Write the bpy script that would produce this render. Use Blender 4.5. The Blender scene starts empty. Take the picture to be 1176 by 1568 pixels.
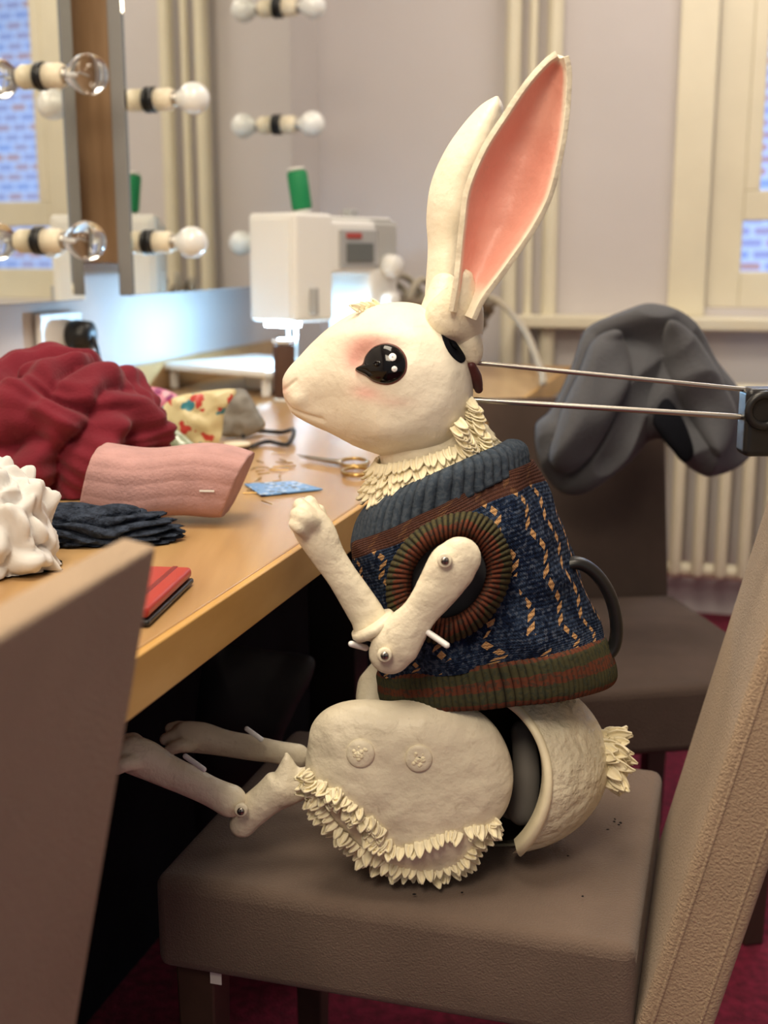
import bpy, bmesh, math, random
from math import sin, cos, pi, radians, sqrt
from mathutils import Vector, Matrix, noise
from mathutils.bvhtree import BVHTree
random.seed(7)
scene = bpy.context.scene
COL = scene.collection
# ------------------------------------------------------------------ survey helpers
# sizes on the photo were measured in a 1176x1568 grid and converted to metres on real planes
F0, CX, CY, HC = 1862.0, 588.0, 784.0, 1.03
PT = radians(12.0); c_, s_ = cos(PT), sin(PT)
def ray(px, py):
    a = (px-CX)/F0; b = (CY-py)/F0
    return Vector((a, c_+b*s_, -s_+b*c_))
def U(px, py, Y):
    d = ray(px, py); t = Y/d.y
    return Vector((d.x*t, Y, HC+d.z*t))
def onZ(px, py, z):
    d = ray(px, py); t = (z-HC)/d.z
    return Vector((d.x*t, d.y*t, z))
def mpp(Y): return Y/c_/F0*1.03
CAM = Vector((0, 0, HC))
TH = radians(16.0)
A = Vector((sin(TH), cos(TH), 0)); B = Vector((cos(TH), -sin(TH), 0)); Z = Vector((0, 0, 1))
# ------------------------------------------------------------------ materials
def nodes(m):
    m.use_nodes = True
    return m.node_tree.nodes, m.node_tree.links
def mat(name, col, rough=0.6, var=0.0, vscale=8, bump=0.0, bscale=60, metal=0.0, col2=None, spec=0.5,
        emit=None, estr=0, trans=0, attr=None, sheen=0, coat=0, stretch=None, det=4, bdist=.004, grime=0):
    m = bpy.data.materials.new(name); N, L = nodes(m); p = N['Principled BSDF']
    p.inputs['Roughness'].default_value = rough; p.inputs['Metallic'].default_value = metal
    p.inputs['Specular IOR Level'].default_value = spec
    p.inputs['Base Color'].default_value = (*col, 1)
    if sheen: p.inputs['Sheen Weight'].default_value = sheen
    if coat: p.inputs['Coat Weight'].default_value = coat
    if trans: p.inputs['Transmission Weight'].default_value = trans; p.inputs['IOR'].default_value = 1.35
    if emit: p.inputs['Emission Color'].default_value = (*emit, 1); p.inputs['Emission Strength'].default_value = estr
    tc = N.new('ShaderNodeTexCoord'); vec = tc.outputs['Object']
    if stretch:
        mp = N.new('ShaderNodeMapping'); mp.inputs['Scale'].default_value = stretch
        mp.inputs['Rotation'].default_value = (0, 0, TH)
        L.new(vec, mp.inputs['Vector']); vec = mp.outputs['Vector']
    src = None
    if attr:
        at = N.new('ShaderNodeVertexColor'); at.layer_name = 'Col'; src = at.outputs['Color']
    if var or col2:
        nz = N.new('ShaderNodeTexNoise'); nz.inputs['Scale'].default_value = vscale; nz.inputs['Detail'].default_value = det
        L.new(vec, nz.inputs['Vector'])
        mx = N.new('ShaderNodeMix'); mx.data_type = 'RGBA'
        rp = N.new('ShaderNodeValToRGB'); rp.color_ramp.elements[0].position = .35; rp.color_ramp.elements[1].position = .65
        L.new(nz.outputs['Fac'], rp.inputs['Fac']); L.new(rp.outputs['Color'], mx.inputs[0])
        c2 = col2 or tuple(x*(1-var) for x in col)
        if src:
            mx.blend_type = 'MULTIPLY'; L.new(src, mx.inputs[6]); mx.inputs[7].default_value = (1-var, 1-var, 1-var*1.2, 1)
        else:
            mx.inputs[6].default_value = (*col, 1); mx.inputs[7].default_value = (*c2, 1)
        src = mx.outputs[2]
    if grime:   # thin streaks and specks worn into the surface
        g1 = N.new('ShaderNodeTexNoise'); g1.inputs['Scale'].default_value = 55; g1.inputs['Detail'].default_value = 8; g1.inputs['Roughness'].default_value = .7
        g1.inputs['Distortion'].default_value = 1.2
        L.new(vec, g1.inputs['Vector'])
        gr = N.new('ShaderNodeValToRGB'); gr.color_ramp.elements[0].position = .57; gr.color_ramp.elements[1].position = .72
        L.new(g1.outputs['Fac'], gr.inputs['Fac'])
        gm = N.new('ShaderNodeMath'); gm.operation = 'MULTIPLY'; gm.inputs[1].default_value = grime; L.new(gr.outputs['Color'], gm.inputs[0])
        mg = N.new('ShaderNodeMix'); mg.data_type = 'RGBA'; L.new(gm.outputs[0], mg.inputs[0]); L.new(src, mg.inputs[6]); mg.inputs[7].default_value = (.42, .34, .22, 1)
        src = mg.outputs[2]
    if src: L.new(src, p.inputs['Base Color'])
    if bump:
        n2 = N.new('ShaderNodeTexNoise'); n2.inputs['Scale'].default_value = bscale; n2.inputs['Detail'].default_value = 5
        L.new(vec, n2.inputs['Vector'])
        bp = N.new('ShaderNodeBump'); bp.inputs['Strength'].default_value = bump; bp.inputs['Distance'].default_value = bdist
        L.new(n2.outputs['Fac'], bp.inputs['Height']); L.new(bp.outputs['Normal'], p.inputs['Normal'])
    return m
M_cream = mat('plaster_cream', (.88, .80, .62), .42, var=.13, vscale=14, bump=.6, bscale=50, spec=.45, bdist=.0058, grime=.5)
M_shell = mat('plaster_shell', (.84, .77, .59), .42, var=.16, vscale=22, bump=.8, bscale=55, spec=.45, bdist=.010, grime=.45)
M_head = mat('plaster_painted', (.8, .74, .6), .43, var=.07, vscale=14, bump=.55, bscale=42, attr=True, spec=.45, bdist=.005, grime=.22)
M_petal = mat('latex_petals', (.97, .88, .63), .5, var=.08, vscale=30, bump=.2)
M_eye = mat('eye_black', (.004, .0035, .004), .10, spec=.35)
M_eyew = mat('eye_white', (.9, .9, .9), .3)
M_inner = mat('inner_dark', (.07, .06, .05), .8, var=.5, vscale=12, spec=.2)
M_black = mat('black_plastic', (.012, .012, .013), .35, spec=.4)
M_blackm = mat('black_cloth', (.008, .009, .013), .85, var=.5, bump=.3, spec=.1)
M_steel = mat('steel', (.45, .42, .38), .3, metal=1)
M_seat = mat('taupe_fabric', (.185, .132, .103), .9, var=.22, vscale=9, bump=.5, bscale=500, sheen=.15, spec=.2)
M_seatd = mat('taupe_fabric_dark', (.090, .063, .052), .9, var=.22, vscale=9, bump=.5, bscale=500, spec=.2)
M_back = mat('taupe_fabric_lit', (.45, .33, .225), .9, var=.12, vscale=7, bump=.7, bscale=420, sheen=.1, spec=.2)  # same fabric as the seat, painted lighter as if lit
M_dleg = mat('dark_wood_leg', (.07, .04, .028), .5, var=.3, vscale=20)
M_wall = mat('wall_plaster', (.68, .64, .62), .9, var=.05, vscale=2)
M_wall2 = mat('wall_back_plaster', (.66, .62, .62), .9, var=.06, vscale=2)
M_trim = mat('cream_gloss', (.80, .74, .57), .4, var=.05)
M_ceil = mat('ceiling_paint', (.8, .78, .74), .9, var=.03)
M_carpet = mat('carpet_crimson', (.24, .012, .045), 1, var=.5, vscale=60, bump=.8, bscale=300)
M_crim = mat('crimson_cloth', (.185, .014, .028), .85, var=.2, vscale=18, bump=.3, bscale=300, sheen=.1, spec=.2)
M_white = mat('machine_white', (.80, .79, .76), .35)
M_grey = mat('machine_grey', (.38, .38, .38), .4)
M_green = mat('green_thread', (.0, .22, .07), .6, bump=.4, bscale=400)
M_mirror = mat('mirror_silver', (.82, .83, .80), .015, metal=1)
M_mside = mat('mirror_side', (.22, .215, .21), .5)
M_cer = mat('socket_cream', (.78, .70, .54), .35)
M_glass = mat('clear_glass', (1, 1, 1), .02, trans=1)
M_opal = mat('opal_glass', (.85, .86, .85), .12, coat=.5)
M_coat = mat('coat_grey', (.105, .107, .12), .95, var=.15, vscale=6, bump=.4, bscale=200, sheen=.1, spec=.15)

def wood(name, c1, c2, scale=(30, 2.2, 30), rough=.35):
    m = mat(name, c1, rough, col2=c2, vscale=1.6, stretch=scale, det=8, spec=.5)
    return m
M_desk = wood('desk_wood', (.52, .33, .15), (.38, .22, .09), (14, 1.8, 14), .3)
M_desk_edge = wood('desk_edge_wood', (.66, .40, .13), (.54, .30, .08), (14, 1.8, 14), .4)
M_panel = wood('panel_wood', (.26, .16, .085), (.19, .11, .052), (30, 30, 2), .5)
# ------------------------------------------------------------------ mesh helpers
def root(name):
    e = bpy.data.objects.new(name, None); e.empty_display_size = .05; COL.objects.link(e); return e
def mk(name, V, Fc, mats, parent=None, smooth=True, uv=None, cols=None, fm=None):
    me = bpy.data.meshes.new(name); me.from_pydata([tuple(v) for v in V], [], Fc); me.update()
    if not isinstance(mats, (list, tuple)): mats = [mats]
    for m in mats: me.materials.append(m)
    if smooth: me.polygons.foreach_set('use_smooth', [True]*len(me.polygons))
    if fm:
        for i, k in enumerate(fm): me.polygons[i].material_index = k
    if uv:
        l = me.uv_layers.new(name='UVMap')
        for lp in me.loops: l.data[lp.index].uv = uv[lp.vertex_index]
    if cols:
        ca = me.color_attributes.new('Col', 'FLOAT_COLOR', 'POINT')
        for i, c in enumerate(cols): ca.data[i].color = (*c, 1)
    o = bpy.data.objects.new(name, me); COL.objects.link(o)
    if parent: o.parent = parent
    return o
def mod(o, t, **k):
    m = o.modifiers.new(t.lower(), t)
    for a, b in k.items(): setattr(m, a, b)
    return m
def cr(pts, n, closed=False):
    """catmull-rom through tuples"""
    P = [Vector(p) for p in pts]; m = len(P); out = []
    segs = m if closed else m-1
    for i in range(n):
        t = i/(n if closed else n-1)*segs
        k = min(int(t), segs-1); f = t-k
        g = (lambda j: P[j % m]) if closed else (lambda j: P[max(0, min(m-1, j))])
        a, b, c, d = g(k-1), g(k), g(k+1), g(k+2)
        out.append(.5*((2*b)+(c-a)*f+(2*a-5*b+4*c-d)*f*f+(3*b-a-3*c+d)*f**3))
    return out
def grid_faces(nr, nc, wrap=True):
    Fc = []
    for i in range(nr-1):
        for j in range(nc if wrap else nc-1):
            k = (j+1) % nc
            Fc.append((i*nc+j, i*nc+k, (i+1)*nc+k, (i+1)*nc+j))
    return Fc
def tube_geo(pts, rad, n=32, seg=20, flat=1.0, caps=True):
    P4 = [(*p, r) for p, r in zip(pts, rad)]
    C = cr(P4, n)
    cen = [Vector(c[:3]) for c in C]; R = [max(c[3], 1e-4) for c in C]
    if caps:
        d0 = (cen[0]-cen[1]).normalized(); d1 = (cen[-1]-cen[-2]).normalized()
        pre, post = [], []
        for k in range(1, 7):
            an = k/6*pi/2*.98
            pre.insert(0, (cen[0]+d0*R[0]*sin(an), R[0]*cos(an))); post.append((cen[-1]+d1*R[-1]*sin(an), R[-1]*cos(an)))
        cen = [p[0] for p in pre]+cen+[p[0] for p in post]; R = [p[1] for p in pre]+R+[p[1] for p in post]
    V = []
    prev = None
    for i, c in enumerate(cen):
        t = (cen[min(i+1, len(cen)-1)]-cen[max(i-1, 0)]).normalized()
        if prev is None:
            ref = Vector((0, 1, 0)) if abs(t.y) < .9 else Vector((0, 0, 1))
            u = (ref-t*ref.dot(t)).normalized()
        else: u = (prev-t*prev.dot(t)).normalized()
        prev = u; w = t.cross(u)
        for j in range(seg):
            a = 2*pi*j/seg
            V.append(c+u*cos(a)*R[i]*flat+w*sin(a)*R[i])
    Fc = grid_faces(len(cen), seg)
    Fc.append(tuple(range(seg))[::-1]); o = (len(cen)-1)*seg; Fc.append(tuple(o+j for j in range(seg)))
    return V, Fc
def tube(name, pts, rad, m, parent, **k):
    if not isinstance(rad, (list, tuple)): rad = [rad]*len(pts)
    V, Fc = tube_geo(pts, rad, **k); return mk(name, V, Fc, m, parent)
def sph_geo(c, r, n=16, m=24):
    if not isinstance(r, (tuple, list)): r = (r, r, r)
    V, Fc = [], []
    for i in range(n+1):
        th = pi*(i+.02*(i == 0)-.02*(i == n))/n
        for j in range(m):
            a = 2*pi*j/m
            V.append(Vector((c[0]+r[0]*sin(th)*cos(a), c[1]+r[1]*sin(th)*sin(a), c[2]+r[2]*cos(th))))
    Fc = grid_faces(n+1, m); Fc.append(tuple(range(m))); Fc.append(tuple((n)*m+j for j in range(m))[::-1])
    return V, Fc
def merge(geos):
    V, Fc = [], []
    for v, f in geos:
        o = len(V); V += list(v); Fc += [tuple(i+o for i in q) for q in f]
    return V, Fc
def blend(name, geos, m, parent, vox=.0028, sm=6):
    V, Fc = merge(geos); o = mk(name, V, Fc, m, parent)
    bm = bmesh.new(); bm.from_mesh(o.data); bmesh.ops.recalc_face_normals(bm, faces=bm.faces); bm.to_mesh(o.data); bm.free()
    r = mod(o, 'REMESH', mode='VOXEL', voxel_size=vox); r.use_smooth_shade = True
    mod(o, 'SMOOTH', iterations=sm, factor=.5)
    return o
def frame(o, x, z=Z):
    z = Vector(z).normalized(); x = Vector(x); x = (x-z*x.dot(z)).normalized(); y = z.cross(x)
    return Matrix(((x.x, y.x, z.x, o[0]), (x.y, y.y, z.y, o[1]), (x.z, y.z, z.z, o[2]), (0, 0, 0, 1)))
def rbox(name, size, m, M, parent, bev=.004, seg=3, taper=None, smooth=True, puff=0):
    bm = bmesh.new(); bmesh.ops.create_cube(bm, size=1)
    for v in bm.verts:
        v.co = Vector((v.co.x*size[0], v.co.y*size[1], v.co.z*size[2]))
        if taper and v.co.z < 0: v.co.x *= taper; v.co.y *= taper
    if puff: bmesh.ops.subdivide_edges(bm, edges=bm.edges[:], cuts=7, use_grid_fill=True)
    sharp = [e for e in bm.edges if len(e.link_faces) == 2 and e.calc_face_angle() > .6]
    if bev: bmesh.ops.bevel(bm, geom=sharp, offset=bev, segments=seg, profile=.5, affect='EDGES', clamp_overlap=True)
    if puff:
        for v in bm.verts:
            fx = 1-(2*v.co.x/size[0])**2; fy = 1-(2*v.co.y/size[1])**2; fz = 1-(2*v.co.z/size[2])**2
            if v.co.z > 0: v.co.z += puff*max(fx, 0)**.5*max(fy, 0)**.5
            v.co.y += (1 if v.co.y > 0 else -1)*puff*.4*max(fz, 0)*max(fx, 0)**.5
    me = bpy.data.meshes.new(name); bm.transform(M); bm.to_mesh(me); bm.free(); me.materials.append(m)
    if smooth:
        me.polygons.foreach_set('use_smooth', [True]*len(me.polygons))
    o = bpy.data.objects.new(name, me); COL.objects.link(o); o.parent = parent
    if smooth:
        mod(o, 'WEIGHTED_NORMAL')
    return o
def lathe(name, prof, m, M, parent, seg=32):
    V = []
    for r, z in prof:
        for j in range(seg):
            a = 2*pi*j/seg; V.append(M @ Vector((r*cos(a), r*sin(a), z)))
    Fc = grid_faces(len(prof), seg); Fc.append(tuple(range(seg))[::-1]); o = (len(prof)-1)*seg; Fc.append(tuple(o+j for j in range(seg)))
    return mk(name, V, Fc, m, parent)
def inflate(name, out, Y, tf, tb, m, parent, n=120, rings=20, p=2.6, fold=None, cols=None):
    O = cr([(a, b) for a, b in out], n, True)
    c = sum(O, Vector((0, 0)))/n
    V = []; 
    def layer(sgn, t):
        L = []
        for i in range(1, rings+1):
            r = sin(i/rings*pi/2)
            for q in O:
                x = c+(q-c)*r
                h = t*max(0, 1-r**p)**.5
                w = U(x[0], x[1], Y)
                w.y += sgn*h
                if fold: w = w+fold(w, x, r)*(1 if r < 1 else 0.6)
                L.append(w)
        return L
    f = layer(-1, tf); b = layer(1, tb)
    cf = U(c[0], c[1], Y); cf.y -= tf; cb = U(c[0], c[1], Y); cb.y += tb
    if fold: cf = cf+fold(cf, c, 0)
    V = f+b[:-n]+[cf, cb]
    Fc = grid_faces(rings, n); o = rings*n
    ic, ib = len(V)-2, len(V)-1
    for j in range(n):
        k = (j+1) % n
        Fc.append((ic, k, j)); Fc.append((ib, o+j, o+k))
        for i in range(rings-2): Fc.append((o+i*n+k, o+i*n+j, o+(i+1)*n+j, o+(i+1)*n+k))
        l = o+(rings-2)*n
        Fc.append((l+k, l+j, (rings-1)*n+j, (rings-1)*n+k))
    ob = mk(name, V, Fc, m, parent)
    return ob
def bvh(o):
    me = o.data; return BVHTree.FromPolygons([v.co for v in me.vertices], [tuple(p.vertices) for p in me.polygons])
def hit(T, px, py):
    d = ray(px, py).normalized(); l, n, i, dd = T.ray_cast(CAM, d)
    if l is None: return None, None
    if n.dot(d) > 0: n = -n
    return l, n
def decal(name, T, out, h, m, parent, n=48, rings=8, p=2.2, base=.0008):
    O = cr(out, n, True) if len(out) > 2 else out
    c = sum(O, Vector((0, 0)))/n
    V = []; l0, n0 = hit(T, c[0], c[1])
    V.append(l0+n0*(h+base))
    for i in range(1, rings+2):
        r = min(1, sin(i/rings*pi/2)) if i <= rings else 1.0
        for q in O:
            x = c+(q-c)*r; l, nn = hit(T, x[0], x[1])
            if l is None: l, nn = l0, n0
            hh = base+h*max(0, 1-r**p)**.5 if i <= rings else -.003
            V.append(l+n0*hh)
    Fc = [(0, 1+j, 1+(j+1) % n) for j in range(n)]
    Fc += [tuple(q+1 for q in f) for f in grid_faces(rings+1, n)]
    return mk(name, V, Fc, m, parent)
def circ(x, y, r, n=16, ry=None): return [(x+r*cos(2*pi*i/n), y+(ry or r)*sin(2*pi*i/n)) for i in range(n)]
def petal_geo(base, d, nrm, w, l, curl=.3):
    d = d.normalized(); nrm = (nrm-d*nrm.dot(d)).normalized(); s = d.cross(nrm)
    V = []; NL, NW = 5, 4
    for i in range(NL+1):
        t = i/NL; ww = w*(1-t**1.8)*(.75+.5*t) if t < 1 else w*.06
        for j in range(NW+1):
            v = j/NW*2-1
            V.append(base+d*l*t+s*ww*v*.5+nrm*(curl*l*t*t+.28*w*v*v))
    return V, grid_faces(NL+1, NW+1, False)
def add_geo_obj(name, geos, m, parent, thick=.0014):
    V, Fc = merge(geos); o = mk(name, V, Fc, m, parent); mod(o, 'SOLIDIFY', thickness=thick, offset=0); return o
def screw(px, py, Y, parent, r=.0065):
    p = U(px, py, Y)
    M = frame(p, (1, 0, 0), (0, -1, .1))
    lathe('screw_washer', [(r, -.004), (r, .001), (r*.8, .0018), (r*.55, .0018)], M_cream, M, parent, 24)
    lathe('screw_head', [(r*.55, -.004), (r*.55, .003), (r*.3, .004)], M_steel, M, parent, 20)
    rbox('screw_slot', (r*.8, r*.14, .0006), M_black, M @ Matrix.Translation((0, 0, .0042)), parent, 0, smooth=False)
    rbox('screw_slot', (r*.14, r*.8, .0006), M_black, M @ Matrix.Translation((0, 0, .0042)), parent, 0, smooth=False)

# ================================================================== ROOM
W0 = Vector((-.957, 1.082, 0))
def Wp(s, n, z): return W0+A*s+B*n+Z*z
CORN = 2.776
C0 = W0+A*CORN
def Qp(s, n, z): return C0+B*s-A*n+Z*z
def wallbox(name, fn, s0, s1, n0, n1, z0, z1, m, parent=None, bev=0, xd=None):
    c = fn((s0+s1)/2, (n0+n1)/2, (z0+z1)/2)
    x = A if fn is Wp else B
    sz = (abs(s1-s0), abs(n1-n0), abs(z1-z0))
    return rbox(name, sz, m, frame(c, x), parent, bev, smooth=bool(bev))
HCE = 2.7
wl = wallbox('wall_left', Wp, -2.6, CORN+.1, -.1, 0, 0, HCE, M_wall)
WS0, WS1, WZ0, WZ1 = 1.13, 2.5, .88, 2.3
mkw = []
for (a, b, c, d) in [(-.1, WS0, 0, HCE), (WS1, 3.6, 0, HCE), (WS0, WS1, 0, WZ0), (WS0, WS1, WZ1, HCE)]:
    x = wallbox('w', Qp, a, b, -.2, 0, c, d, M_wall2); mkw.append(x)
bm = bmesh.new()
for x in mkw: bm.from_mesh(x.data)
me = bpy.data.meshes.new('wall_back'); bm.to_mesh(me); me.materials.append(M_wall2)
for x in mkw: bpy.data.objects.remove(x)
COL.objects.link(bpy.data.objects.new('wall_back', me))
def quad(name, pts, th, m):
    V = [Vector(p) for p in pts]+[Vector(p)+Vector((0, 0, th)) for p in pts]
    return mk(name, V, [(0, 1, 2, 3), (7, 6, 5, 4), (0, 4, 5, 1), (1, 5, 6, 2), (2, 6, 7, 3), (3, 7, 4, 0)], m, smooth=False)
fl = [Wp(-2.6, -.1, 0), Wp(-2.6, 3.7, 0), Wp(CORN+.2, 3.7, 0), Wp(CORN+.2, -.1, 0)]
quad('floor', fl, -.05, M_carpet); quad('ceiling', [p+Z*HCE for p in fl], .05, M_ceil)
# window
wn = root('window_1')
def wb(n, s0, s1, z0, z1, n0=-.12, n1=-.06, m=M_trim): wallbox(n, Qp, s0, s1, n0, n1, z0, z1, m, wn, .004)
wb('casing_left', WS0-.10, WS0+.0, WZ0-.02, WZ1+.1, .001, .03)
wb('casing_right', WS1, WS1+.1, WZ0-.02, WZ1+.1, .001, .03)
wb('casing_top', WS0, WS1, WZ1, WZ1+.1, .001, .03)
wb('stile_left', WS0, WS0+.09, WZ0, WZ1); wb('stile_right', WS1-.07, WS1, WZ0, WZ1)
wb('stile_upper', WS0+.09, WS0+.13, 1.2, WZ1)
wb('rail_bottom', WS0+.09, WS1-.07, WZ0, WZ0+.10); wb('rail_meeting', WS0+.09, WS1-.07, 1.12, 1.20)
wb('rail_top', WS0+.09, WS1-.07, WZ1-.08, WZ1); wb('mullion', 1.68, 1.72, WZ0+.09, WZ1-.08)
wb('glass', WS0+.09, WS1-.07, WZ0+.09, WZ1-.08, -.092, -.088, M_glass)
wallbox('trim_1', Qp, .62, 2.7, .001, .12, WZ0-.055, WZ0-.02, M_trim, None, .006)
# outside building
mb = bpy.data.materials.new('outside_brick'); N, L = nodes(mb); p = N['Principled BSDF']
br = N.new('ShaderNodeTexBrick'); br.inputs['Color1'].default_value = (.42, .28, .32, 1); br.inputs['Color2'].default_value = (.22, .36, .78, 1)
br.inputs['Mortar'].default_value = (.45, .60, .95, 1); br.inputs['Scale'].default_value = 5; br.inputs['Mortar Size'].default_value = .05
tc = N.new('ShaderNodeTexCoord'); mp = N.new('ShaderNodeMapping'); mp.inputs['Rotation'].default_value = (pi/2, 0, 0)
L.new(tc.outputs['Object'], mp.inputs['Vector']); L.new(mp.outputs['Vector'], br.inputs['Vector'])
L.new(br.outputs['Color'], p.inputs['Base Color']); L.new(br.outputs['Color'], p.inputs['Emission Color']); p.inputs['Emission Strength'].default_value = .7  # bricks glow in their own colour, standing in for daylight on the facade
ob = rbox('brick_building', (5, .2, 4.5), mb, frame(Qp(1.8, -2.2, 2.2), B), None, 0, smooth=False)
# pipes
pp = root('heating_pipe')
for i, s in enumerate((.585, .64, .70)):
    x, y, _ = Qp(s, .05, 0); tube('pipe_%d' % (i+1), [Vector((x, y, .01)), Vector((x, y, 1.3)), Vector((x, y, HCE-.01))], .022 if i != 1 else .012, M_trim, pp, n=6, caps=False)
# radiator
rd = root('column_radiator')
for i in range(14):
    s = .78+i*.062
    for k, n in enumerate((.06, .12)):
        tube('column_%d_%d' % (i, k), [Qp(s, n, .15), Qp(s, n, .4), Qp(s, n, .66)], .017, M_trim, rd, n=8, seg=14)
for z in (.15, .66): tube('header_%d' % (z*100), [Qp(.76, .09, z), Qp(1.1, .09, z), Qp(1.62, .09, z)], .022, M_trim, rd, n=6, seg=14)
for i in (0, 13): tube('foot_%d' % i, [Qp(.78+i*.062, .09, .008), Qp(.78+i*.062, .09, .15)], .014, M_trim, rd, n=4, seg=12, caps=False)

# ================================================================== DESK
dk = root('dressing_table')
DZ, DT, DW = .74, .045, .80
wallbox('table_top', Wp, -.9, 2.45, .004, DW, DZ-DT+.001, DZ, M_desk, dk, .002)
wallbox('front_edge', Wp, -.9, 2.45, DW, DW+.008, DZ-DT, DZ-.0005, M_desk_edge, dk, .002)
wallbox('back_rail', Wp, -.9, 2.45, .004, .03, DZ+.001, DZ+.062, M_desk, dk, .003)
wallbox('underdesk_shade_sheet', Wp, -.9, 2.4, .40, .42, .002, DZ-DT, M_blackm, dk, 0)  # black sheet added to stand for the shade under the table
for i, s in enumerate((-.8, .78, 2.3)):
    wallbox('leg_%d' % i, Wp, s, s+.06, .66, .73, .002, DZ-DT, M_black, dk, .003)

# ================================================================== MIRRORS & BULBS
def onWall(px, py, n=0.0):
    d = ray(px, py); q = W0+B*n
    t = ((q.x-CAM.x)*B.x+(q.y-CAM.y)*B.y)/(d.x*B.x+d.y*B.y)
    return CAM+d*t
def sOf(p): return (Vector((p.x, p.y, 0))-W0).dot(A)
def mirror(name, s0, s1, z0, z1, n0, n1, rot=0):
    r = root(name)
    c = Wp((s0+s1)/2, (n0+n1)/2, (z0+z1)/2); x = Matrix.Rotation(rot, 3, 'Z') @ A
    M = frame(c, x)  # local y = -B
    rbox('backing', (s1-s0, abs(n1-n0), z1-z0), M_mside, M, r, .002, smooth=False)
    rbox('mirror_glass', (s1-s0-.004, .004, z1-z0-.004), M_mirror, M @ Matrix.Translation((0, -abs(n1-n0)/2-.0025, 0)), r, 0, smooth=False)
    return r
m1 = mirror('wall_mirror', .55, 1.285, .945, 2.2, .012, .03, radians(-2.2))
MN = .115
pa, pb_ = onWall(203, 453, MN), onWall(447, 434, MN)
sa_, sb_ = sOf(pa), sOf(pb_)
m2 = mirror('wall_mirror', sa_, sb_, pa.z, 2.2, .087, MN)
wallbox('box_frame', Wp, sa_+.01, sb_-.01, .004, .086, onWall(140, 404, .06).z, 2.19, M_panel, m2, .003)
def bulb(px, py, clear, parent, n):
    p = onWall(px, py, n); M = frame(p, A, B)
    lathe('ring', [(.024, 0), (.024, .008), (.02, .012)], M_black, M, parent)
    lathe('socket', [(.021, .010), (.021, .04), (.018, .046)], M_cer, M, parent)
    lathe('cap', [(.0145, .044), (.0145, .054)], M_steel, M, parent)
    pr = [(.013, .05)]+[(.034*sin(t), .092-.034*cos(t)) for t in [x*pi/14 for x in range(3, 15)]]
    pr[-1] = (.0005, pr[-1][1])
    if not clear: pr = [(a*.88, .05+(b-.05)*.9) for a, b in pr]
    o = lathe('bulb_glass', pr, M_glass if clear else M_opal, M, parent)
    if clear:
        tube('filament_stem', [M @ Vector((0, 0, .05)), M @ Vector((0, 0, .075))], .003, M_opal, parent, n=4, seg=8)
        tube('filament', [M @ Vector((-.012, 0, .085)), M @ Vector((0, .003, .08)), M @ Vector((.012, 0, .085))], .0012, M_steel, parent, n=8, seg=6)
bl = root('mirror_light_bulbs')
for (x, y) in ((62, 117), (60, 369)): bulb(x, y, True, bl, .042)
for (x, y) in ((232, 153), (230, 371), (427, 12), (426, 191), (422, 372)): bulb(x, y, False, bl, MN+.006)
# socket & plug on wall
ws = root('wall_power_socket'); pc = onWall(92, 515, .012)
rbox('face_plate', (.15, .012, .09), M_white, frame(pc, A), ws, .004)
M = frame(pc+A*.03+B*.006, A, B); lathe('black_plug', [(.027, 0), (.03, .012), (.027, .04), (.015, .046)], M_black, M, ws)
tube('plug_cable', [pc+A*.03+B*.05, pc+A*.03+B*.06-Z*.03, pc+A*.06+B*.05-Z*.09], .004, M_black, ws, n=12, seg=8)

# ================================================================== CHAIRS
def chair(name, org, yaw, L=.46, W=.40, sz=.43, st=.10, ht=.90, lean=13, ms=M_seat, mbk=M_back, bt=.07, bb=.012):
    r = root(name)
    bx = Vector((cos(yaw), sin(yaw), 0))
    Mc = frame(org, bx)
    T = lambda x, y, z: Mc @ Matrix.Translation((x, y, z))
    rbox('seat', (L, W, st), ms, T(L/2, W/2, sz-st/2), r, .016, 4, puff=.006)
    for i, (x, y) in enumerate(((.035, .035), (.035, W-.035), (L-.03, .035), (L-.03, W-.035))):
        rbox('leg_%d' % (i+1), (.042, .042, sz-st-.001), M_dleg, T(x, y, (sz-st)/2), r, .003, taper=.75)
    Ln = radians(lean); H = (ht-(sz-st))/cos(Ln)
    Mb = T(L-.002, W/2, sz-st) @ Matrix.Rotation(Ln, 4, 'Y') @ Matrix.Translation((bt/2, 0, H/2))
    rbox('backrest', (bt, W, H), mbk, Mb, r, bb, 4, puff=.002)
    for y in (-W/2+.0, W/2):
        for x in (-bt/2+bb, bt/2-bb):
            a = Mb @ Vector((x, y*1.0, -H/2+.03)); b = Mb @ Vector((x, y, H/2-.02))
            tube('piping', [a, (a+b)/2, b], .0018, mbk, r, n=10, seg=8)
    return r, Mc, Mb
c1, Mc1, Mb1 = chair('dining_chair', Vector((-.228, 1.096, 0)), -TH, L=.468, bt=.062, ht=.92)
rbox('label_tag', (.012, .001, .014), M_white, Mc1 @ Matrix.Translation((.060, .010, .324)), c1, 0, smooth=False)
# second chair tucked under the table (left foreground)
ht2, bt2 = .875, .020
t1, t2 = onZ(243, 836, ht2), onZ(0, 982, ht2)
axl = (t1-t2).normalized(); bxl = Vector((axl.y, -axl.x, 0)); yl = math.atan2(bxl.y, bxl.x)
Ln = radians(12)
topx = .40+bt2*cos(Ln)+(ht2-.33)*math.tan(Ln)
org = t1-bxl*topx-axl*.42; org.z = 0
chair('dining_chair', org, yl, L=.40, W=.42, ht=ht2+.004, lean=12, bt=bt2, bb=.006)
# far chair facing the camera, carries the coat
chair('dining_chair', Vector((.60, 1.66, 0)), radians(90+10), L=.46, W=.38, ht=.78, lean=10, ms=M_seatd, mbk=M_seatd)

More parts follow.
